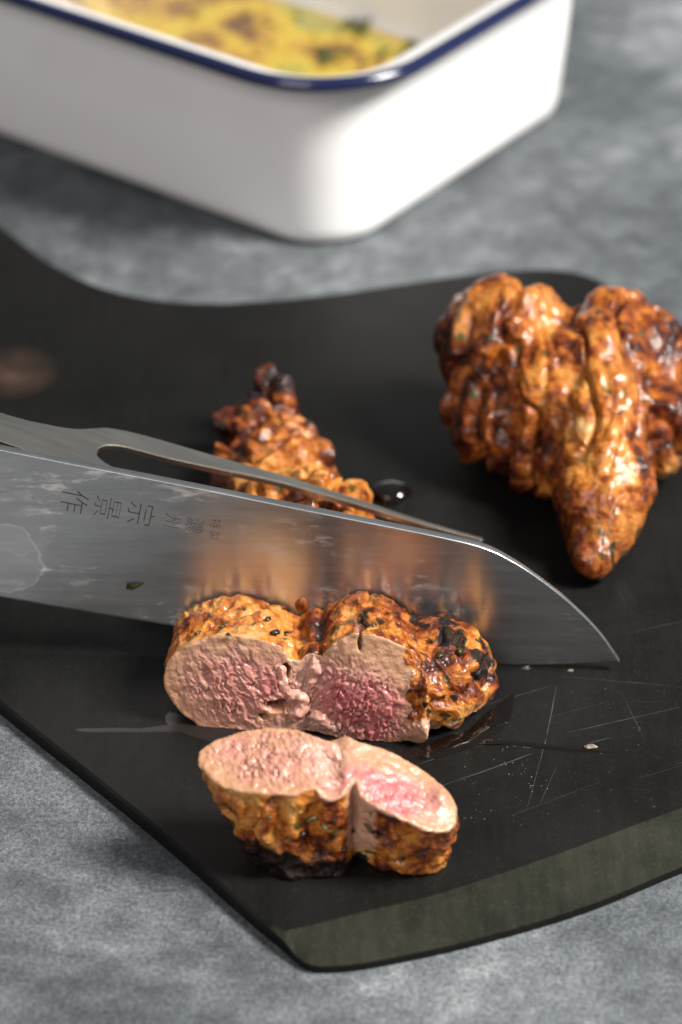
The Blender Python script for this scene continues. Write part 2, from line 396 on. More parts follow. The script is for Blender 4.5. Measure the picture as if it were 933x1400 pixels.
# ---------------------------------------------------------------- cutting board
BT = 4.0   # its top above the table
def board():
    # top outline and foot outline as pairs (ix, iy, ox, oy); the front edge is a wide bevel
    pl = [(-128, 174.5), (-112, 157.2), (-95.5, 135.4), (-77.8, 119), (-61, 110.8), (-42.6, 107.7), (-24.4, 109), (-3.8, 113), (17, 119), (36, 124.6),
          (55, 128.5), (72, 128), (84, 119), (91, 98), (95.5, 60), (98, 27), (107, -15), (125, -60), (140, -86)]
    pts = []
    for i, p in enumerate(pl):
        a = np.array(pl[i-1] if i else (-150, 196)); c = np.array(pl[i+1] if i+1 < len(pl) else (146, -97))
        t = (c-a)/np.linalg.norm(c-a); nrm = np.array([-t[1], t[0]])
        pts.append((*p, p[0]+nrm[0]*.7, p[1]+nrm[1]*.7))
    pts += [(141, -97, 145, -101), (132, -102, 132, -116), (108, -113.5, 106, -131), (80.5, -127.2, 78.5, -145.6), (47.7, -144.3, 55, -158.7),
            (22.1, -156.3, 29.8, -169), (5.5, -162, 8.6, -175.4), (-6, -166.2, -2.6, -177.3), (-11.0, -167.7, -8.0, -176.0), (-13.6, -167.6, -13.9, -169.3)]
    for p in [(-21, -160), (-46, -130), (-85, -86.9), (-98, -72), (-150, -12), (-185, 30), (-205, 75), (-208, 130), (-195, 180), (-172, 205), (-150, 196)]:
        pts.append((*p, p[0]-.6, p[1]-.5))
    P = catmull(pts, 8)
    n = len(P); k0 = len(pl)+1
    inner = [(p[0], p[1], BT) for p in P]
    wide = np.hypot(P[:, 2]-P[:, 0], P[:, 3]-P[:, 1])
    drop = .45+1.35*sstep(1.2, 8, wide)
    outer = [(p[2], p[3], BT-d) for p, d in zip(P, drop)]
    foot = [(p[2], p[3], 0.0) for p in P]
    root = empty('cutting_board', (-30, 0, 0))
    tag(root, 'black cutting board with wavy back outline and olive sheen painted on the sloping front edge', 'cutting board')
    off = np.array([-30, 0, 0])
    V = [np.array(q)-off for q in inner]+[np.array(q)-off for q in outer]+[np.array(q)-off for q in foot]
    # top as a fan-free ngon, thin chamfer and side
    F = [tuple(range(n))[::-1]]; B = []
    for j in range(n):
        k = (j+1) % n
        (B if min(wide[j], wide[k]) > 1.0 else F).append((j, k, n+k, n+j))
        F.append((n+j, n+k, 2*n+k, 2*n+j))
    V = np.array(V)
    bo = obj('slab', V, F, M['board'], root, smooth=False)
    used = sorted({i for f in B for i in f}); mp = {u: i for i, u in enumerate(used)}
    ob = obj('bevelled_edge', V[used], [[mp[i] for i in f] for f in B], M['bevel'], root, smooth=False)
    for o in (bo, ob):
        b2 = bmesh.new(); b2.from_mesh(o.data)
        if o is bo: bmesh.ops.recalc_face_normals(b2, faces=b2.faces)
        else:
            for f in b2.faces:
                f.normal_update()
                if f.normal.z < 0: f.normal_flip()
        b2.to_mesh(o.data); b2.free()
    # knife scars left on the surface
    V, F = [], []
    def scar(a, b, wd, seg=10):
        a, b = np.array(a, float), np.array(b, float); t = (b-a)/np.linalg.norm(b-a); nn = np.array([-t[1], t[0]])
        base = len(V)
        for i in range(seg+1):
            s = i/seg; p = a+(b-a)*s+nn*random.uniform(-.06, .06); ww = wd*.5*(math.sin(math.pi*min(max(s, .04), .96)))**.5*random.uniform(.55, 1.2)
            V.extend([(*(p+nn*ww), BT+.02), (*(p-nn*ww), BT+.02)])
        for i in range(seg):
            q = base+2*i; F.append((q, q+1, q+3, q+2))
    for a, b, wd in (((28, -117.5), (46.5, -107.6), .34), ((44, -127), (51, -98), .16), ((49.5, -105), (54, -82), .20), ((55, -100), (84, -90), .18), ((60, -104), (66, -101.6), .2),
                     ((14, -114), (36, -103), .14), ((56, -78), (92, -83), .10), ((34, -90), (52, -82), .13), ((20, -122), (30, -116), .12), ((70, -84), (74, -103), .10),
                     ((-70, 20), (-40, 5), .12), ((52, -112), (47, -126), .12), ((74, -60), (98, -52), .12), ((40, -130), (62, -118), .08), ((80, -112), (99, -104), .10)):
        scar(a, b, wd)
    for _ in range(9):
        a = np.array([random.uniform(25, 95), random.uniform(-122, -60)]); ang = random.choice((.35, .45, 1.3, -.1))+random.uniform(-.15, .15); ln = random.uniform(6, 22)
        scar(a, a+ln*np.array([math.cos(ang), math.sin(ang)]), random.uniform(.05, .09))
    so = obj('knife_scars', np.array(V)-off, F, M['scratch'], root, smooth=False); tag(so, kind='stuff')
    return root
board()

# ---------------------------------------------------------------- enamel baking dish
def dish():
    ang = math.radians(53.3); L1, L2 = 150.0, 240.0
    e1 = np.array([math.cos(ang), math.sin(ang)]); e2 = np.array([-e1[1], e1[0]])
    cen = np.array([-1.6, 140.1])+e1*L1/2+e2*L2/2
    root = empty('baking_dish', (cen[0], cen[1], 0), rz=ang)
    tag(root, 'white enamel baking dish with navy blue rim on the grey table', 'baking dish')
    def ring(o, z, r0=25.0, seg=14):
        r = max(r0+o, 4); hx, hy = L1/2+o-r, L2/2+o-r; out = []
        for cx, cy, a0 in ((hx, hy, 0), (-hx, hy, 90), (-hx, -hy, 180), (hx, -hy, 270)):
            for k in range(seg+1):
                a = math.radians(a0+90*k/seg); out.append((cx+r*math.cos(a), cy+r*math.sin(a), z))
        return out
    prof = [(-9, .6), (-6, .3), (-3, .8), (-1.2, 2.2), (-.2, 4.5), (.4, 8), (2.2, 30), (3.2, 48), (3.6, 56.5), (4.6, 60.4), (7.0, 62.5), (10.5, 63.8), (14.0, 64.6)]
    inn = [(14.0, 65.9), (10.0, 65.0), (6.0, 64.0), (3.2, 62.8), (1.9, 60.6), (1.4, 56.0), (1.0, 48), (.0, 30), (-1.6, 9), (-2.8, 5), (-5.5, 2.8), (-9, 2.0)]
    def prune(pr, sub=3):
        return catmull(pr, sub, False)
    V, F = loft([ring(*p) for p in prune(prof)], True, cap0=True); obj('outer_wall', V, F, M['enamel'], root)
    V, F = loft([ring(*p) for p in prune(inn)], True, cap1=True); obj('inner_wall', V, F, M['enamel'], root)
    rings = []
    for k in range(17):
        a = 2*math.pi*k/16; rings.append(ring(14.4+2.5*math.cos(a), 65.2+2.3*math.sin(a)))
    V, F = loft(rings); obj('rim', V, F, M['blue'], root)
    # what was roasted in it left an oily gravy with herbs
    g = empty('pan_gravy', (cen[0], cen[1], 2), rz=ang)
    tag(g, 'yellow brown herb gravy lying inside the white dish', 'gravy')
    rg = [ring(o, z) for o, z in ((-3.2, 5.0), (-4.5, 5.7), (-9, 6.0), (-24, 6.2), (-50, 6.2))]
    V, F = loft(rg, True, cap1=True); obj('liquid', np.array(V)-[0, 0, 2], F, M['gravy'], g)
    CL = ((66, -24, 5), (58, -52, 6), (40, -30, 4), (30, -75, 4))
    V, F = [], []
    for _ in range(60):
        x, y = random.uniform(-60, 66), random.uniform(-106, 106); s = random.choice((2.0, 3.0, 4.5, 9.0))*random.uniform(.7, 1.2); a = random.uniform(0, 6.3); b0 = len(V)
        for k in range(6):
            t = a+k*math.pi/3; V.append((x+s*math.cos(t)*random.uniform(.5, 1), y+.6*s*math.sin(t)*random.uniform(.5, 1), 4.4+random.uniform(-.2, .5)))
        V.append((x, y, 5.3)); F += [(b0+k, b0+(k+1) % 6, b0+6) for k in range(6)]
    for x, y, sp in CL:
        for _ in range(16):
            cx, cy = x+random.gauss(0, sp), y+random.gauss(0, sp); s = random.uniform(2, 4.5); b0 = len(V)
            for k in range(6):
                t = k*math.pi/3; V.append((cx+s*math.cos(t)*random.uniform(.5, 1), cy+.7*s*math.sin(t)*random.uniform(.5, 1), 4.5+random.uniform(-.2, .6)))
            V.append((cx, cy, 5.8)); F += [(b0+k, b0+(k+1) % 6, b0+6) for k in range(6)]
    h = obj('herb_bits', V, F, M['herb'], g); tag(h, kind='stuff')
dish()

# ---------------------------------------------------------------- meat
def meat(name, base, fn, lo, hi, vox, label, cat, crust_mat, cutfn=None, disp=None, chars=None, tone=None, pink=None, group=None, raw=None, edge=None):
    """fn: distance in mm (z from the board top).  cutfn: signed distance to the knife's cut, positive outside."""
    V, Q, Nn = mesh_sdf(fn, lo, hi, vox)
    cm = np.zeros(len(V))
    if cutfn is not None: cm = cutfn(V, Nn)
    d = disp(V, Nn)*(1-cm)
    if edge is not None: d = d*(.12+.88*sstep(.2, 3.2, -edge(V)))
    V = V+Nn*d[:, None]
    at = dict(char=np.zeros(len(V)), tone=np.zeros(len(V)), raw=np.zeros(len(V)))
    if raw is not None: at['raw'] = raw(V, Nn)
    if chars is not None: at['char'] = chars(V, Nn)
    if tone is not None: at['tone'] = tone(V, Nn)
    extra = {}
    if pink is not None:
        dz, extra = pink(V, Nn, cm); V = V+Nn*(dz*cm)[:, None]
    V[:, 2] = np.maximum(V[:, 2], .05)
    Nn = vnormals(V, Q)
    root = empty(name, (base[0], base[1], BT))
    tag(root, label, cat, group)
    Vl = V-np.array([base[0], base[1], 0])
    fc = cm[Q].mean(1) > .5
    for nm, sel, mt, keys in (('crust', ~fc, crust_mat, ('char', 'tone', 'raw')), ('cut_face', fc, M['cut'], tuple(extra))):
        if not sel.any(): continue
        u, q = subset(Vl, Q, sel); src = {**at, **extra}
        obj(nm, Vl[u], q, mt, root, normals=Nn[u], attrs={k: src[k][u] for k in keys})
    return root
def lumps(P, s, seed, amp):
    """rounded bulges with creases between them"""
    w_ = np.stack([gn(P/9, seed+5), gn(P/9, seed+6), gn(P/9, seed+7)], 1)*1.6
    return amp*(np.abs(gn((P+w_)/s, seed))*1.6-.35)
def folds(P, s, seed, depth, wd=.09, ws=8.0):
    """winding creases"""
    w_ = np.stack([gn(P/ws, seed+5), gn(P/ws, seed+6), gn(P/ws, seed+7)], 1)*ws*.3
    return depth*np.exp(-(gn((P+w_)/s, seed)/wd)**2)
def blade_y(x): return -67.5-(x+87.1)*.04745

# piece being carved: near slice standing against the knife
SN = np.array([-.115, -.955, .275]); SN /= np.linalg.norm(SN); SP = np.array([-30, -98.2, 0.])
def slice_cut(P):
    x, z = P[:, 0], P[:, 2]
    bul = 1.3*np.exp(-(((x+26)/13)**2+((z-11)/9)**2))+2.2*np.exp(-(((x-8)/11)**2+((z-13)/10)**2))-1.6*np.exp(-(((x+8)/4.5)**2))
    return (P-SP)@SN-bul-2.6*sstep(15, 24, x+1.5*np.sin(z*.5))
def slice_body(P, splits=True):
    y = P[:, 1]; tp = 1-.0075*np.clip(y+98, 0, 40)
    def lobe(cx, cz, rx, rz): return ecyl(np.stack([P[:, 0]-cx, P[:, 2]-cz*tp], 1), (rx, rz))+(1-tp)*rz*.6
    d = smin(lobe(-25.5, 11.6, 18, 13.4), lobe(-6.5, 9, 6.2, 11.4), 1.2)
    d = smin(d, lobe(7.0, 13.2, 14.0, 14.0), 1.0)
    d = smin(d, ell(P, (22.5, -86.5, 8.6), (15.5, 15.8, 12.5)), 1.6)
    d = smin(d, lobe(-4, 4.0, 25, 6.0), 1.5)
    # splits between the muscles
    for c, r in (((-13.5, -99, 15.5), (1.0, 6, 2.4)), ((-15.5, -99, 7), (2.6, 7, 1.7)), ((-12, -99, 19.5), (.9, 5, 1.5)), ((-19, -99, 4.0), (1.4, 5, 1.0)), ((4.5, -96, 25.5), (.7, 9, 3.2))) if splits else ():
        d = smax(d, -ell(P, c, r), .5)
    return d
def slice_sdf(P):
    d = slice_body(P)
    d = rough_up(d, P, .7, 7, 3, 3)
    d = smax(d, slice_cut(P), .35)
    d = smax(d, P[:, 1]-(blade_y(P[:, 0])-1.1), .4)
    return np.maximum(d, -P[:, 2])
def slice_cm(V, Nn):
    c = slice_cut(V)
    deep = sstep(1.0, 1.8, -slice_body(V, False))*(V[:, 1] < blade_y(V[:, 0])-4)*(V[:, 0] < 14)*(V[:, 2] > .8)
    return np.maximum(deep, sstep(-.75, -.35, c)*sstep(.45, .75, Nn@SN)*(V[:, 0] < 16.5+2.0*gn(V/4, 77)+6*sstep(7, 2, V[:, 2]))).astype(float)
def cut_detail(V, cm, U, W, lobes, body, seed, depth=.8):
    """muscle bundles: an uneven mosaic of rounded cells, the pink heart of each muscle, pale rim"""
    q = np.stack([U, W], 1)
    wq = q+np.stack([fbm(V/5.5, seed, 3), fbm(V/5.5, seed+9, 3)], 1)*1.5
    crease = np.zeros(len(V)); dz = np.zeros(len(V)); pk = np.zeros(len(V)); fat = np.zeros(len(V))
    inside = -body(V)
    for (cu, cw, ru, rw, ang, strength, p0, dep, cell) in lobes:
        du, dw = U-cu, W-cw; rr = np.sqrt((du/ru)**2+(dw/rw)**2)
        wt = 1-sstep(.75, 1.25, rr)
        ca, sa = math.cos(ang), math.sin(ang)
        a = wq[:, 0]*ca+wq[:, 1]*sa; b = -wq[:, 0]*sa+wq[:, 1]*ca
        f1, f2, idv = worley(np.stack([a/cell[0], b/cell[1]], 1), seed)
        e = f2-f1
        heart = 1-sstep(.35, 1.0, rr+.22*gn(V/5, seed+2))
        cr = (1-sstep(.0, .20, e))*(.22+.78*heart)*strength*(.45+.75*sstep(-.3, .4, gn(V/3.5, seed+21)))
        crease = np.maximum(crease, cr*wt); dz += wt*((sstep(0, .28, e)-.9)*depth*dep*(.35+.65*heart)*(.5+.7*sstep(-.4, .4, gn(V/3.5, seed+21)))+(idv-.5)*.6*dep*(.4+.6*heart))
        pk = np.maximum(pk, wt*(p0[0]+(p0[1]-p0[0])*heart))
    rim = 1-sstep(.2, 1.5, inside+.8*gn(V/3, seed+4))
    dz += .22*fbm(V/2.2, seed+12, 2)
    return dz, dict(pink=pk, crease=np.clip(crease, 0, 1)*.92, fat=fat, rim=np.clip(rim, 0, 1)*.6)
def slice_pink(V, Nn, cm):
    dz, ex = cut_detail(V, cm, V[:, 0], V[:, 2], [(-24.0, 10.5, 17, 12, .45, .8, (.18, .46), .75, (.85, 4.6)), (1.0, 8.0, 17, 13, -.25, 1.0, (.30, .70), 1.1, (1.15, 3.2))], slice_body, 4)
    f = np.exp(-(((V[:, 0]+9.0)/4.2)**2)) + np.exp(-(((V[:, 0]+3)/5)**2+((V[:, 2]-2)/3)**2))
    ex['fat'] = np.clip(f*1.1+.25*gn(V/2.5, 8), 0, 1)*.75
    ex['pink'] = ex['pink']+.25*np.exp(-(((V[:, 0]+9)/3.5)**2+((V[:, 2]-9)/9)**2))
    ex['crease'] = ex['crease']*(1-.7*ex['fat'])
    inn = sstep(-1.2, -2.4, slice_cut(V)); ex['crease'] = np.maximum(ex['crease'], inn*.55); ex['fat'] *= 1-inn; ex['rim'] *= 1-inn
    return dz, ex
def crust_disp(seed, a1=1.0, a2=.55, s1=6.5):
    def f(V, Nn):
        return lumps(V, s1, seed, a1)+a2*fbm(V/2.4, seed+3, 3)+.9*fbm(V/13, seed+8, 1)-folds(V, 12, seed+30, 1.0, .07)
    return f
near = meat('roast_slice', (-3, -86), slice_sdf, (-48, -112, -1), (42, -70, 31), .37,
     'thick pink roast slice standing upright against the knife blade', 'meat slice', M['crust_gold'],
     slice_cm, crust_disp(2, .75, .5, 9),
     lambda V, Nn: .56*sstep(13, 20, V[:, 0])*sstep(-96, -86, V[:, 1]+.45*(V[:, 0]-20))*sstep(6, 13, V[:, 2])+.75*gn(V/3.5, 91)*(V[:, 0] > 14)*sstep(4, 10, V[:, 2]) + .75*np.exp(-(((V[:, 0]-6)/7)**2+((V[:, 1]+87)/4)**2))*(V[:, 2] > 18)+.35*gn(V/4, 92)*(V[:, 0] > -4) + .35*np.exp(-(((V[:, 0]+6)/3)**2+((V[:, 1]+95)/4)**2))*(V[:, 2] > 17),
     lambda V, Nn: .06*(V[:, 0] < -12)-.02*(V[:, 0] > 12)-.10*np.exp(-(((V[:, 0]+6)/4)**2))*(V[:, 2] > 16), slice_pink, edge=lambda V: np.where(V[:, 0] < 15, slice_cut(V), -9),
     raw=lambda V, Nn: 1.0*sstep(27, 19, V[:, 0])*sstep(10, 4, V[:, 2])*(V[:, 0] > 8)+.8*sstep(2.5, 1, V[:, 2]))
def seam(parent, name, path, vox, base, seed, dy=.85):
    """one continuous strip of fat, thick and thin along its path"""
    pts = catmull([(p[0], p[1]+dy, p[2], r*.8) for p, r in path], 5, False)
    def fn(P):
        d = None
        for x, y, z, r in pts:
            e = np.sqrt(((P-np.array([x, y, z]))**2).sum(1))-r; d = e if d is None else smin(d, e, .8)
        return rough_up(d, P, .55, 1.8, seed, 2)
    lo = pts[:, :3].min(0)-4; hi = pts[:, :3].max(0)+4
    V, Q, Nn = mesh_sdf(fn, lo, hi, vox); V[:, 2] = np.maximum(V[:, 2], .05)
    return obj(name, V-np.array([base[0], base[1], 0]), Q, M['fat'], parent)
seam(near, 'fat_seam', [((-14.5, -95.9, 16.5), .9), ((-14.2, -96.6, 13.0), 1.3), ((-12.6, -97.4, 10.2), 1.2), ((-9.8, -98.0, 9.2), 1.7), ((-9.2, -98.7, 6.6), 1.5), ((-11.2, -99.3, 4.6), 1.9)], .3, (-3, -86), 21)
seam(near, 'fat_seam', [((-7.0, -99.4, 4.6), .9), ((-4.6, -100.3, 4.4), 1.7), ((-3.4, -101.0, 2.6), 1.5), ((-.8, -101.3, 1.8), .8)], .3, (-3, -86), 22)
seam(near, 'fat_seam', [((-5.8, -94.6, 18.6), 1.4), ((-6.2, -95.6, 16.0), 2.1), ((-6.6, -96.4, 13.4), 1.5), ((-7.4, -97.2, 11.4), .9)], .3, (-3, -86), 23)
def herbs_on(parent, spots, base, name='herb_flake'):
    for k, (x, y, z, s, a, mt) in enumerate(spots):
        V = []; n = 8; s = s*random.uniform(.8, 1.5); asp = random.uniform(.25, .75)
        for i in range(n):
            t = 2*math.pi*i/n; V.append([s*math.cos(t)*random.uniform(.75, 1.05), asp*s*math.sin(t)*random.uniform(.45, 1.2), random.uniform(-.1, .25)])
        V.append([0, 0, .22*s]); V.append([0, 0, -.3])
        F = [(i, (i+1) % n, n) for i in range(n)]+[((i+1) % n, i, n+1) for i in range(n)]
        R = Matrix.Rotation(a, 3, 'Z') @ Matrix.Rotation(random.uniform(.1, .6), 3, 'X')
        V = np.array([tuple(R @ Vector(p)) for p in V])+np.array([x-base[0], y-base[1], z])
        obj(name, V, F, mt, parent)
def drop_on(o_root, pts):
    """rest each (x, y) spot on the highest point of the thing's crust below it"""
    out = []
    base = o_root.location/MM
    cs = np.concatenate([np.array([v.co for v in ch.data.vertices])/MM for ch in o_root.children if ch.name.startswith(('crust', 'cut_face'))])
    for (x, y, s, a, mt) in pts:
        d = np.hypot(cs[:, 0]-(x-base.x), cs[:, 1]-(y-base.y)); k = d < 1.0
        z = cs[k, 2].max() if k.any() else 1.0
        out.append((x, y, z+.3, s, a, mt))
    return out
herbs_on(near, drop_on(near, [(-29, -88, 1.3, .4, M['herb']), (-21, -87, 1.5, 1.4, M['herb']), (-16, -90, 1.2, .2, M['char']), (-27, -92, 1.3, 2.0, M['char']), (-35, -88, 1.1, .8, M['herb']),
    (-18, -83, 1.3, .9, M['char']), (-13, -84, 1.3, 0., M['char']), (-24, -80, 1.2, 2.4, M['herb']), (-32, -82, 1.0, .3, M['herb']), (24, -94, 1.6, .7, M['herb']), (29, -92, 1.4, 1.1, M['herb']), (22, -90, 1.2, 2.6, M['herb'])]), (-3, -86))

# slice lying in front with its cut side up
def lay_top(P):
    x, y = P[:, 0], P[:, 1]
    return P[:, 2]-(26.0+.14*(y+141)-.36*np.clip(x-1, 0, 40)+.6*fbm(P/9, 31, 1)+.7*np.exp(-(((x+15)/10)**2+((y+140)/7)**2))-1.6*np.exp(-(((x+2)/3)**2))+2.2*np.exp(-(((x-23)/2.5)**2+((y+145)/4)**2)))
def lay_body(P):
    t = np.clip(P[:, 2]/26, 0, 1.2)
    s = .70+.30*np.minimum(t, 1)**.7
    cx, cy = -15+6.5*(1-t), -140.6-2.6*(1-t)
    d = ecyl(np.stack([(P[:, 0]-cx)/s, (P[:, 1]-cy)/(.80+.20*s)], 1), (17.3, 9.4))*s
    cx2, cy2 = 12.5, -144.0+2.5*(1-t)
    s2 = .84+.16*np.minimum(t, 1)**.6; ca, sa = math.cos(-.50), math.sin(-.50)
    q0, q1 = P[:, 0]-cx2, P[:, 1]-cy2
    d2 = ecyl(np.stack([(q0*ca+q1*sa)/s2, (-q0*sa+q1*ca)/s2], 1), (15.0, 8.6))*s2-.8*np.sin(np.clip(t, 0, 1)*math.pi)
    d3 = ecyl(np.stack([P[:, 0]+2.4, P[:, 1]+146.2-1.0*t], 1), (4.6, 5.6))
    back = ecyl(np.stack([P[:, 0]+1.0, P[:, 1]+139.0], 1), (9, 6.5))
    d = smin(smin(d, d3, .7), d2, .7)
    d = smin(d, back, 1.5)
    return smax(d, -ell(P, (3.0, -151.0, 16), (1.0, 5.5, 22)), .6)
def lay_sdf(P):
    d = lay_body(P); d = rough_up(d, P, .6, 7, 33, 3)
    d = smax(d, lay_top(P), .45)
    return np.maximum(d, -P[:, 2])
def lay_cm(V, Nn): return (sstep(-.8, -.4, lay_top(V))*sstep(.45, .75, Nn[:, 2])).astype(float)
def lay_pink(V, Nn, cm):
    dz, ex = cut_detail(V, cm, V[:, 0], V[:, 1], [(-15, -140, 18, 11, .5, .85, (.10, .26), .9, (.9, 3.6)), (9.5, -146.5, 15, 7.5, .9, .55, (.24, .74), .6, (.9, 3.4))], lay_body, 9, .7)
    f = np.exp(-(((V[:, 0]+3)/4.0)**2+((V[:, 1]+141)/6.5)**2))+.8*np.exp(-(((V[:, 0]+9)/3)**2+((V[:, 1]+136)/3)**2))
    ex['fat'] = np.clip(f*1.05+.2*gn(V/2.5, 38), 0, 1)*.8
    ex['pink'] = ex['pink']+.5*np.exp(-(((V[:, 0]+5)/3)**2+((V[:, 1]+140)/2.5)**2))
    return dz, ex
def lay_disp(V, Nn):
    r = lumps(V, 8, 36, .8)+.5*fbm(V/2.3, 39, 3)-folds(V, 11, 43, .9, .07)
    groove = np.sin(V[:, 0]*1.05+2.6*gn(V/6, 41))*.55*sstep(-3, -8, V[:, 0])*sstep(-142, -146, V[:, 1])
    smoothside = np.exp(-(((V[:, 0]-4)/3.5)**2))
    return (r+groove)*(1-.8*smoothside)
lay = meat('roast_slice', (-3, -141), lay_sdf, (-38, -162, -1), (33, -124, 32), .37,
     'cut roast slice lying flat in front, its pale pink cut side up', 'meat slice', M['crust'],
     lay_cm, lay_disp,
     lambda V, Nn: .85*sstep(8.5, 2.0, V[:, 2]+.25*V[:, 0])*(V[:, 0] < 6)+.62*np.exp(-(((V[:, 0]+26)/4)**2+((V[:, 2]-17)/3.5)**2))+.4*gn(V/5, 97),
     lambda V, Nn: .07*sstep(4, 16, V[:, 2])*(V[:, 0] < 2)-.13*np.exp(-(((V[:, 0]+1.5)/2.2)**2))*(V[:, 1] < -149)+.20*np.exp(-(((V[:, 0]-4.5)/2.6)**2)), lay_pink, edge=lay_top,
     raw=lambda V, Nn: 1.1*np.exp(-(((V[:, 0]-4.5)/3.6)**2))*sstep(2, 9, V[:, 2])+.7*sstep(-1.6, -.3, lay_top(V)+.6*gn(V/3, 95)))
seam(lay, 'fat_seam', [((-10.5, -138.5, 25.6), 1.2), ((-8.0, -136.5, 25.6), 1.9), ((-5.0, -135.6, 25.0), 1.4), ((-2.2, -136.2, 25.0), 1.9), ((-1.0, -138.6, 24.4), 1.3)], .33, (-3, -141), 41, 0)
seam(lay, 'fat_seam', [((-6.0, -145.6, 24.0), 1.2), ((-3.4, -146.6, 23.6), 1.9), ((-.8, -146.8, 23.0), 1.5)], .33, (-3, -141), 42, 0)

def stick_on(o_root, pts):
    cs = np.concatenate([np.array([v.co for v in ch.data.vertices])/MM for ch in o_root.children if ch.name.startswith('crust')])+np.array(o_root.location)/MM*np.array([1, 1, 0])
    out = []
    for (x, y, z, s, a, mt) in pts:
        k = np.argmin(((cs-np.array([x, y, z]))**2).sum(1)); out.append((cs[k, 0], cs[k, 1]-.35, cs[k, 2]+.15, s, a, mt))
    return out
herbs_on(lay, stick_on(lay, [(-6.5, -152, 17, 1.9, .5, M['herb']), (-4.5, -152, 15.5, 1.5, 2.2, M['herb']), (-7.5, -152, 14.5, 1.1, 1.2, M['char']), (7.0, -152, 12, 1.5, 1.9, M['char']), (-16, -150, 18, .9, 1.4, M['herb']),
    (-12, -151, 12, 1.0, .3, M['herb']), (-20, -149, 14, .9, 2.0, M['char']), (2, -152, 9, .9, .7, M['char']), (14, -152, 6, 1.0, .2, M['herb']), (-24, -146, 20, .8, 1.0, M['herb'])]), (-3, -141))

# the rest of the joint behind the blade, narrow end away
def rest_sdf(P):
    d = ell(P, (-4, -54, 11), (36, 17, 12.5))
    for c, r in (((-13, -30, 11.5), (22, 20, 14)), ((-17, -3, 10.5), (14.5, 17, 12)), ((-20.5, 18, 9.5), (10.5, 13, 10.5)), ((-20, 31, 11.5), (7.5, 8, 9)), ((-27.5, 20, 12), (6, 7, 7)), ((-30, 4, 8), (6, 8, 7.5)), ((-2, -19, 7), (9, 11, 8)), ((-9, 2, 11), (6, 8, 7))):
        d = smin(d, ell(P, c, r), 2.0)
    d = rough_up(d, P, 1.0, 9, 51, 4)
    d = smax(d, (blade_y(P[:, 0])+1.4)-P[:, 1], .4)
    return np.maximum(d, -P[:, 2])
rest = meat('roast_end', (-14, -20), rest_sdf, (-46, -72, -1), (36, 46, 30), .55,
     'browned crusty end of the roast behind the knife blade, under the carving fork', 'meat', M['crust'],
     None, lambda V, Nn: lumps(V, 12, 52, 4.4)+2.0*fbm(V/6, 53, 3)-folds(V, 13, 55, 2.8, .07),
     lambda V, Nn: .50*sstep(8, 34, V[:, 1])+.45*gn(V/7, 58),
     lambda V, Nn: -.01-.06*sstep(4, 30, V[:, 1])+.10*np.exp(-((V[:, 1]+18)/14)**2))

# whole glazed roast on the right
def roast_sdf(P):
    S = [((47, 36, 27), (19.5, 19, 21.5)), ((48, 24, 15), (19, 22, 16)), ((56, 9, 13), (15, 16, 14)), ((60, 16, 20), (17, 20, 21)),
         ((71, 22, 24), (15, 18, 22)), ((71, 3, 20), (14.5, 18, 19.5)), ((70.5, -12, 15.5), (13.5, 15, 16.5)), ((69.5, -23, 11.5), (10.5, 12, 12.5)), ((66.5, -34, 6), (6.2, 8, 6.4)),
         ((85, 33, 22), (13, 17, 19)), ((88, 16, 15), (11, 17, 15)), ((77, 39, 25), (15, 14, 20))]
    d = None
    for c, r in S:
        e = ell(P, c, r); d = e if d is None else smin(d, e, 4.0)
    # the furrow between the two upper lobes
    d = smax(d, -ell(P, (65, 44, 51), (4.0, 20, 9)), 3.0)
    d = rough_up(d, P, 1.2, 12, 61, 4)
    return np.maximum(d, -P[:, 2])
def roast_disp(V, Nn):
    E = V/np.array([1.0, 2.1, 1.8]); k = .25+.75*sstep(-34, -16, V[:, 1])
    r = lumps(E, 14, 62, 2.0)*k+.9*fbm(E/6, 64, 2)+.38*fbm(V/3, 63, 3)-k*folds(E, 17, 69, 2.8, .08, 9)-k*folds(E, 9, 71, .8, .09, 6)
    band = np.sin(V[:, 0]*.55-V[:, 1]*.35+1.5*gn(V/14, 66))*1.3*sstep(60, 48, V[:, 0])*sstep(.9, .4, Nn[:, 2])
    return r+band
roast = meat('roast_joint', (66, 10), roast_sdf, (22, -46, -1), (106, 62, 56), .62,
     'whole glazed brown roast joint on the right, its narrow end pointing to the knife tip', 'meat', M['crust_glazed'],
     None, roast_disp,
     lambda V, Nn: .42*sstep(-28, -38, V[:, 1])+.30*gn(V/10, 68)+.42*np.exp(-(((V[:, 0]-72)/6)**2+((V[:, 1]+2)/4)**2))*(V[:, 2] > 24),
     lambda V, Nn: .07*np.exp(-(((V[:, 0]-52)/10)**2+((V[:, 1]-34)/12)**2))*(V[:, 2] > 36)+.07*np.exp(-(((V[:, 0]-70)/8)**2+((V[:, 1]+2)/18)**2))*(V[:, 2] > 16)-.075*sstep(54, 40, V[:, 0])*sstep(40, 30, V[:, 2])-.05*sstep(-26, -36, V[:, 1]))

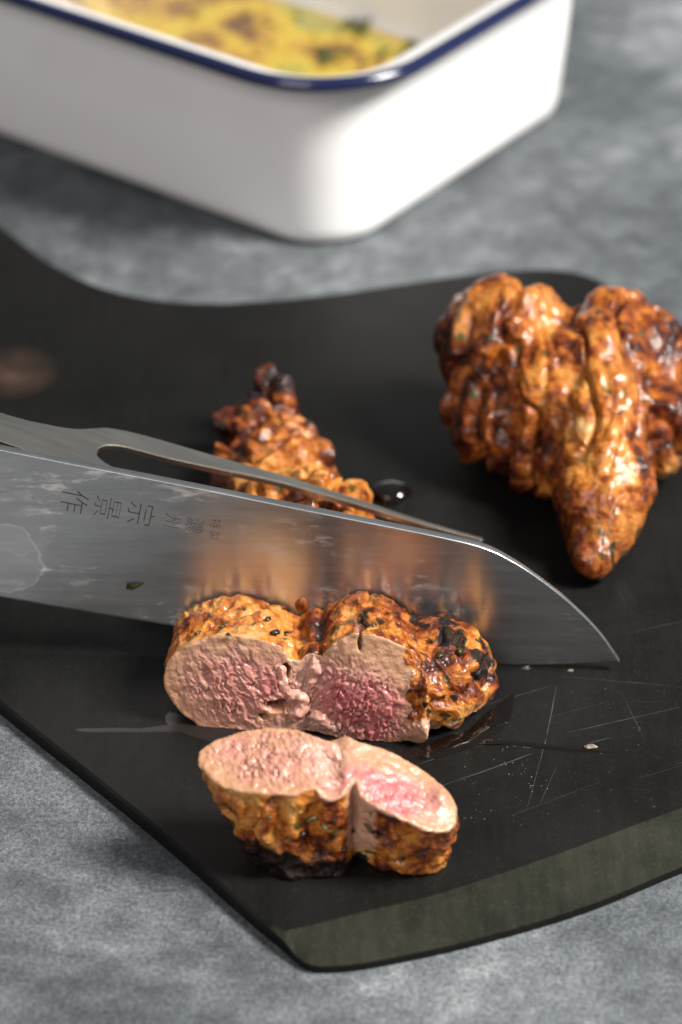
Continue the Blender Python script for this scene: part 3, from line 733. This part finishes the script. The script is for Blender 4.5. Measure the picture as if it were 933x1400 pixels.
# ---------------------------------------------------------------- knife
KA = math.atan2(-7.5, 157.4)
SPN = [(-36, 75.2), (4.9, 66.4), (22.4, 62.7), (39.9, 59.2), (57.6, 55.5), (75.3, 51.7), (93.1, 48.0), (111, 44.2), (121.9, 41.3), (129.2, 37.3), (136.6, 31.6), (144.2, 24.6), (151.9, 15.7), (157.4, 6.9)]
EDG = [(-36, 28.0), (1.4, 21.3), (19.6, 18.0), (44.4, 13.8), (74.9, 8.6), (93.4, 6.3), (111.9, 5.0), (128.6, 4.5), (137.8, 4.8), (148.8, 5.7), (157.4, 6.7)]
kx = np.array([p[0] for p in SPN]); kz = np.array([p[1] for p in SPN])
def smooth_curve(pts, u):
    c = catmull(pts, 12, False); return np.interp(u, c[:, 0], c[:, 1])
def half_thick(u, t):
    """half the blade's thickness at height share t"""
    top = 1.2*np.clip((162-u)/40, .6, 1)
    return .06+(top-.06)*np.clip(t, 0, 1)**.8
def knife():
    root = empty('kitchen_knife', (-87.1, -67.5, 0), rz=KA)
    tag(root, 'broad steel kitchen knife with engraved characters slicing the roast', 'knife')
    us = np.concatenate([np.linspace(-36, 118, 90), np.linspace(119, 157.35, 60)])
    zs, ze = smooth_curve(SPN, us), smooth_curve(EDG, us)
    ts = np.concatenate([[0, .012, .03], np.linspace(.06, 1, 24)])
    bl = None
    V, F = [], []
    n = len(ts)
    for u, a, b in zip(us, ze, zs):
        for t in ts: V.append((u, -half_thick(u, t), a+(b-a)*t))
    for u, a, b in zip(us, ze, zs):
        for t in ts: V.append((u, half_thick(u, t), a+(b-a)*t))
    m = len(us); o2 = n*m
    for i in range(m-1):
        for j in range(n-1):
            a = i*n+j; F.append((a, a+n, a+n+1, a+1)); F.append((o2+a, o2+a+1, o2+a+n+1, o2+a+n))
        F.append((i*n, o2+i*n, o2+(i+1)*n, (i+1)*n))
    F += [(j, j+1, o2+j+1, o2+j) for j in range(n-1)]; F += [((m-1)*n+j, o2+(m-1)*n+j, o2+(m-1)*n+j+1, (m-1)*n+j+1) for j in range(n-1)]
    bl = obj('blade', V, F, M['blade'], root)
    # ground spine, slightly rounded
    rings = []
    for u, b in zip(us, zs):
        h = half_thick(u, 1.0)
        k = min(len(us)-2, max(1, int(np.argmin(abs(us-u)))))
        tx, tz = us[k+1]-us[k-1], zs[k+1]-zs[k-1]; ln = math.hypot(tx, tz); nx, nz = -tz/ln, tx/ln
        rings.append([(u+nx*e, y, b+nz*e) for y, e in ((-h-.012, -.22), (-h*.96, .03), (-h*.8, .10), (0, .14), (h*.8, .10), (h*.96, .03), (h+.012, -.22))])
    V, F = loft(rings, False); obj('spine', V, F, M['spine'], bl)
    # engraved characters, tops towards the tip
    c = math.radians(-12.0)
    for ch, u, z, s in (('作', 22.2, 51.8, 7.6), ('景', 30.2, 50.2, 7.6), ('宗', 38.4, 48.6, 7.6), ('州', 46.0, 46.9, 4.8), ('濃', 51.4, 45.6, 4.9), ('特', 56.6, 46.4, 3.0), ('製', 56.2, 42.8, 3.0)):
        cu = bpy.data.curves.new('t', 'FONT'); cu.body = ch; cu.size = 1; cu.align_x = 'CENTER'; cu.align_y = 'CENTER'; cu.resolution_u = 3; cu.offset = -.018
        to = bpy.data.objects.new('t', cu); COL.objects.link(to)
        dg = bpy.context.evaluated_depsgraph_get(); me = bpy.data.meshes.new_from_object(to.evaluated_get(dg))
        co_ = np.array([v.co[:2] for v in me.vertices]); co_ -= (co_.max(0)+co_.min(0))/2
        ang = -math.pi/2+c
        X = co_[:, 0]*math.cos(ang)-co_[:, 1]*math.sin(ang); Z = co_[:, 0]*math.sin(ang)+co_[:, 1]*math.cos(ang)
        U, ZZ = u+X*s, z+Z*s
        a, b = smooth_curve(EDG, U), smooth_curve(SPN, U)
        Y = -half_thick(U, (ZZ-a)/(b-a))-.03
        F = [tuple(p.vertices) for p in me.polygons]
        obj('engraved_character', np.stack([U, Y, ZZ], 1), F, M['engrave'], bl, smooth=False)
        bpy.data.objects.remove(to); bpy.data.curves.remove(cu); bpy.data.meshes.remove(me)
    # bolster and handle, left of the picture
    def oval(u, zc, ry, rz, k=20): return [(u+.21*rz*math.sin(2*math.pi*i/k), ry*math.cos(2*math.pi*i/k), zc+rz*math.sin(2*math.pi*i/k)) for i in range(k)]
    sl = -.205; zc = lambda u: 62.0+sl*(u+36)
    V, F = loft([oval(u, zc(u), ry, rz) for u, ry, rz in ((-30, .9, 7), (-37, 2.5, 9), (-40, 7, 10), (-50, 8, 11))], True, True, True); obj('bolster', V, F, M['fork'], root)
    V, F = loft([oval(u, zc(u), ry, rz) for u, ry, rz in ((-50, 9, 12), (-52, 10, 13), (-90, 10.5, 13.5), (-140, 11, 14.5), (-158, 10, 13.5), (-162, 7, 10))], True, True, True); obj('handle', V, F, M['wood'], root)
    return root
knife()
# green herb leaf stuck to the blade
def on_blade(u, z, out=.05):
    a, b = smooth_curve(EDG, [u])[0], smooth_curve(SPN, [u])[0]
    y = -half_thick(u, (z-a)/(b-a))-out
    return np.array([-87.1+u*math.cos(KA)-y*math.sin(KA), -67.5+u*math.sin(KA)+y*math.cos(KA), z])
p = on_blade(35.7, 26.2)
hl = obj('herb_leaf', [(-2.3, .05, -.9), (-.6, -.35, -1.0), (1.9, -.1, .5), (2.4, -.2, 1.2), (.2, -.5, 1.3), (-1.9, -.2, 1.0), (0, -.65, .1)], [(0, 1, 6), (1, 2, 6), (2, 3, 6), (3, 4, 6), (4, 5, 6), (5, 0, 6)], M['herb'], None, loc=p, smooth=False)
tag(hl, 'single green herb leaf stuck on the knife blade', 'herb leaf')

# ---------------------------------------------------------------- carving fork
def fork():
    sl = math.atan2(39, 94)
    root = empty('carving_fork', (-58, -36, 54), ry=sl)     # local x runs down the tines, local y across
    tag(root, 'two pronged steel carving fork pressed on the roast behind the knife', 'carving fork')
    # outline as (u, v): head and the two tines
    back_o = [(-60, -15.5), (-28, -15.0), (-17, -13.4), (-9.6, -11.2), (-4, -7.6), (0, -5.4), (9, -3.6), (29, -1.9), (49, -.1), (66, .5), (82, .7), (95, 1.4), (103, 2.2)]
    back_i = [(103, 1.0), (95, .0), (82, -1.2), (64, -2.2), (45, -4.0), (29, -7.4), (16, -10.0), (4, -11.6), (-.7, -13.6)]
    mid = [(-2.6, -16.0), (-2.9, -18.2), (-2.6, -20.4)]
    front_i = [(u, -36.4-v) for u, v in reversed(back_i)]
    front_o = [(u, -36.4-v) for u, v in reversed(back_o)]
    # both tines lie a little higher than the gap; clear of the blade
    k = .80
    sq = lambda L_: [(u, -18.2+(v+18.2)*(1 if v > -18.2 else .66)) for u, v in L_]
    def plate(name, outline, th, parent):
        bmx = bmesh.new(); vs = [bmx.verts.new((u*MM, v*MM, th*.5*MM)) for u, v in outline]
        f = bmx.faces.new(vs)
        f.normal_update()
        if f.normal.z < 0: f.normal_flip()
        r = bmesh.ops.extrude_face_region(bmx, geom=[f])
        for e in r['geom']:
            if isinstance(e, bmesh.types.BMVert): e.co.z -= th*MM
        bmesh.ops.recalc_face_normals(bmx, faces=bmx.faces)
        bmesh.ops.bevel(bmx, geom=[e for e in bmx.edges if abs(e.verts[0].co.z-e.verts[1].co.z) < 1e-6 and e.is_manifold and e.calc_face_angle(0) > .6], offset=.28*MM, segments=2, affect='EDGES')
        me = bpy.data.meshes.new(name); bmx.to_mesh(me); bmx.free(); me.materials.append(M['fork'])
        o = bpy.data.objects.new(name, me); COL.objects.link(o); o.parent = parent
        return o
    bo, bi = catmull(back_o, 5, False), catmull(back_i, 5, False)
    split = -4.0
    md = catmull([back_i[-1]]+mid+[front_i[0]], 5, False)
    head = [tuple(p) for p in bo if p[0] <= split]+[(split, -7.3), (-.4, -9.5)]
    full = [tuple(p) for p in bo]+[tuple(p) for p in bi]+[tuple(p) for p in md[1:-1]]+[tuple(p) for p in catmull(front_i, 5, False)]+[tuple(p) for p in catmull(front_o, 5, False)]
    full = [(u, (-27.0 if (u < -4 and v < -18.3) else v)) for u, v in sq(full)]
    cl = [full[0]]
    for q in full[1:]:
        if math.hypot(q[0]-cl[-1][0], q[1]-cl[-1][1]) > .05: cl.append(q)
    plate('prongs', cl, 1.9, root)
    # shank bar and handle, left of the picture
    bar = [(-60, -15.7), (-60, -25.5), (-120, -24.5), (-120, -16.5)]
    plate('shank', [(-58.0, -16.4), (-58.0, -26.0), (-118, -24.0), (-118, -17.0)], 3.2, root)
    k = 18
    V, F = loft([[(u, -20.5+ry*math.cos(2*math.pi*i/k), rz*math.sin(2*math.pi*i/k)) for i in range(k)] for u, ry, rz in ((-112, 6, 5), (-114, 9, 8), (-170, 10, 9), (-215, 10.5, 9.5), (-219, 7, 6))], True, True, True)
    obj('handle', V, F, M['wood'], root)
fork()

# ---------------------------------------------------------------- juice, drops and crumbs on the board
def puddle(name, outline, height, mat, label, cat='juice', group=None, rings=5):
    P = catmull(outline, 8); c = P.mean(0)
    V, F = [], []
    n = len(P); R = []
    for k in range(rings):
        s = k/(rings-1); sc = 1-.92*s; zz = height*math.sqrt(max(0, 1-(1-s)**2.5))
        R.append([(c[0]+(p[0]-c[0])*sc, c[1]+(p[1]-c[1])*sc, zz+.03) for p in P])
    V, F = loft(R, True, cap1=True)
    o = obj(name, np.array(V)-[c[0], c[1], 0], F, mat, None, loc=(c[0], c[1], BT), attrs=dict(thick=np.repeat(np.linspace(0, 1, rings)**.8, n)))
    tag(o, label, cat, group); return o
puddle('juice_puddle', [(14, -107), (22, -107.2), (29, -102.5), (35, -95), (39.5, -88), (43, -84.5), (42.5, -91), (40, -98), (34, -104), (27, -108), (20, -110)], .75, M['juice'], 'shiny dark juice pooled at the right foot of the standing slice')
puddle('juice_streak', [(31, -101.8), (38, -102.6), (48, -104.0), (58, -105.6), (67.5, -107.4), (58, -107.0), (48, -105.9), (38, -104.6), (31, -104.2)], .35, M['juice'], 'thin dark juice streak running right from the standing slice')
puddle('juice_streak', [(-64, -98.3), (-56, -98.0), (-48, -98.2), (-42, -97.4), (-37, -96.0), (-36, -98.6), (-42, -99.6), (-50, -99.9), (-60, -99.8), (-64.5, -99.2)], .12, M['film'], 'flat juice streak reaching left from the standing slice')
puddle('juice_puddle', [(-42, -92), (-38, -98), (-30, -101.5), (-16, -103), (0, -104.5), (12, -106), (10, -108), (-6, -107), (-24, -105), (-36, -101.5), (-43, -96)], .35, M['film'], 'dark juice film along the front foot of the standing slice')
puddle('juice_drop', [(13.9+6.0*math.cos(a)*(1+.08*math.sin(3*a)), 2.5+5.0*math.sin(a)) for a in np.linspace(0, 2*math.pi, 11)[:-1]], 3.2, M['juice'], 'dark round juice drop between the fork tip and the roast joint', 'juice drop', rings=9)
puddle('grease_smear', [(-112, 75), (-100, 83), (-90, 80), (-84, 70), (-86, 58), (-95, 52), (-108, 55), (-116, 64)], .10, M['smear'], 'brownish grease smear on the board by the left edge', 'smear', rings=12)
def bits(name, spots, mat, label, cat):
    V, F = [], []
    for (x, y, s, z) in spots:
        b0 = len(V); a = random.uniform(0, 6.3); el = random.uniform(.4, 1)
        for k in range(5):
            t = a+k*2*math.pi/5; V.append((x+s*math.cos(t)*random.uniform(.6, 1), y+s*el*math.sin(t)*random.uniform(.6, 1), z))
        V.append((x, y, z+s*.6)); F += [(b0+k, b0+(k+1) % 5, b0+5) for k in range(5)]
    o = obj(name, np.array(V), F, mat, None, loc=(0, 0, BT), smooth=False); tag(o, label, cat, kind='stuff'); return o
sp = []
for _ in range(110):
    sp.append((random.uniform(25, 98), random.uniform(-135, -75), random.choice((.08, .1, .13, .18)), .01))
for cx, cy, k in ((40, -104, 12), (41.5, -114, 12), (47, -119, 8), (37, -97, 7), (84, -100, 6), (30, -131, 7), (-38, -97, 3)):
    for _ in range(k): sp.append((cx+random.gauss(0, 2), cy+random.gauss(0, 1.6), random.uniform(.1, .28), .01))
bits('crumbs', sp, M['crumb'], 'pale specks and crumbs scattered on the black board', 'crumbs')
sc_ = [(57, -142.5, .9), (56.4, -143.8, .7), (55.5, -145, .8), (79, -129, 1.0), (81, -130, .8), (36, -152, .8), (34, -152.6, .6), (20, -158.5, .6), (2, -163, 1.0), (27, -155.8, .5), (58, -141.6, .6)]
def bev_z(x, y): return -1.2
bits('edge_scuffs', [(x, y, s*.55, -.75) for x, y, s in sc_], M['crumb'], 'small pale scuffs along the olive-sheened sloping board edge', 'scuffs')
herbs_on_board = [((60.5, -105.6), 1.8, 'brown crust crumb at the end of the right juice streak'), ((47, -74.6), 1.6, 'dark burnt crumb under the knife edge right of the slice'), ((-39.0, -97.4), .5, 'tan crumb at the left foot of the standing slice'), ((58, -75.5), 1.0, 'small golden crumb beside the knife edge near its tip')]
for k, ((x, y), s, lb) in enumerate(herbs_on_board):
    V = []
    n = 9
    for i in range(n):
        t = 2*math.pi*i/n; V.append((s*math.cos(t)*random.uniform(.7, 1.1), .45*s*math.sin(t)*random.uniform(.7, 1.1), 0.02))
    V += [(s*.3, 0, .5*s), (-s*.35, .05, .38*s)]
    F = [(i, (i+1) % n, n if i < 3 or i > 6 else n+1) for i in range(n)]+[(2, 3, n), (3, n+1, n), (7, n, n+1)]
    o = obj('crust_crumb', V, F, (M['char'] if k == 1 else M['crumb']), None, loc=(x, y, BT+.4 if k == 0 else BT), smooth=False); tag(o, lb, 'crumb', 'crumbs of crust on the board')
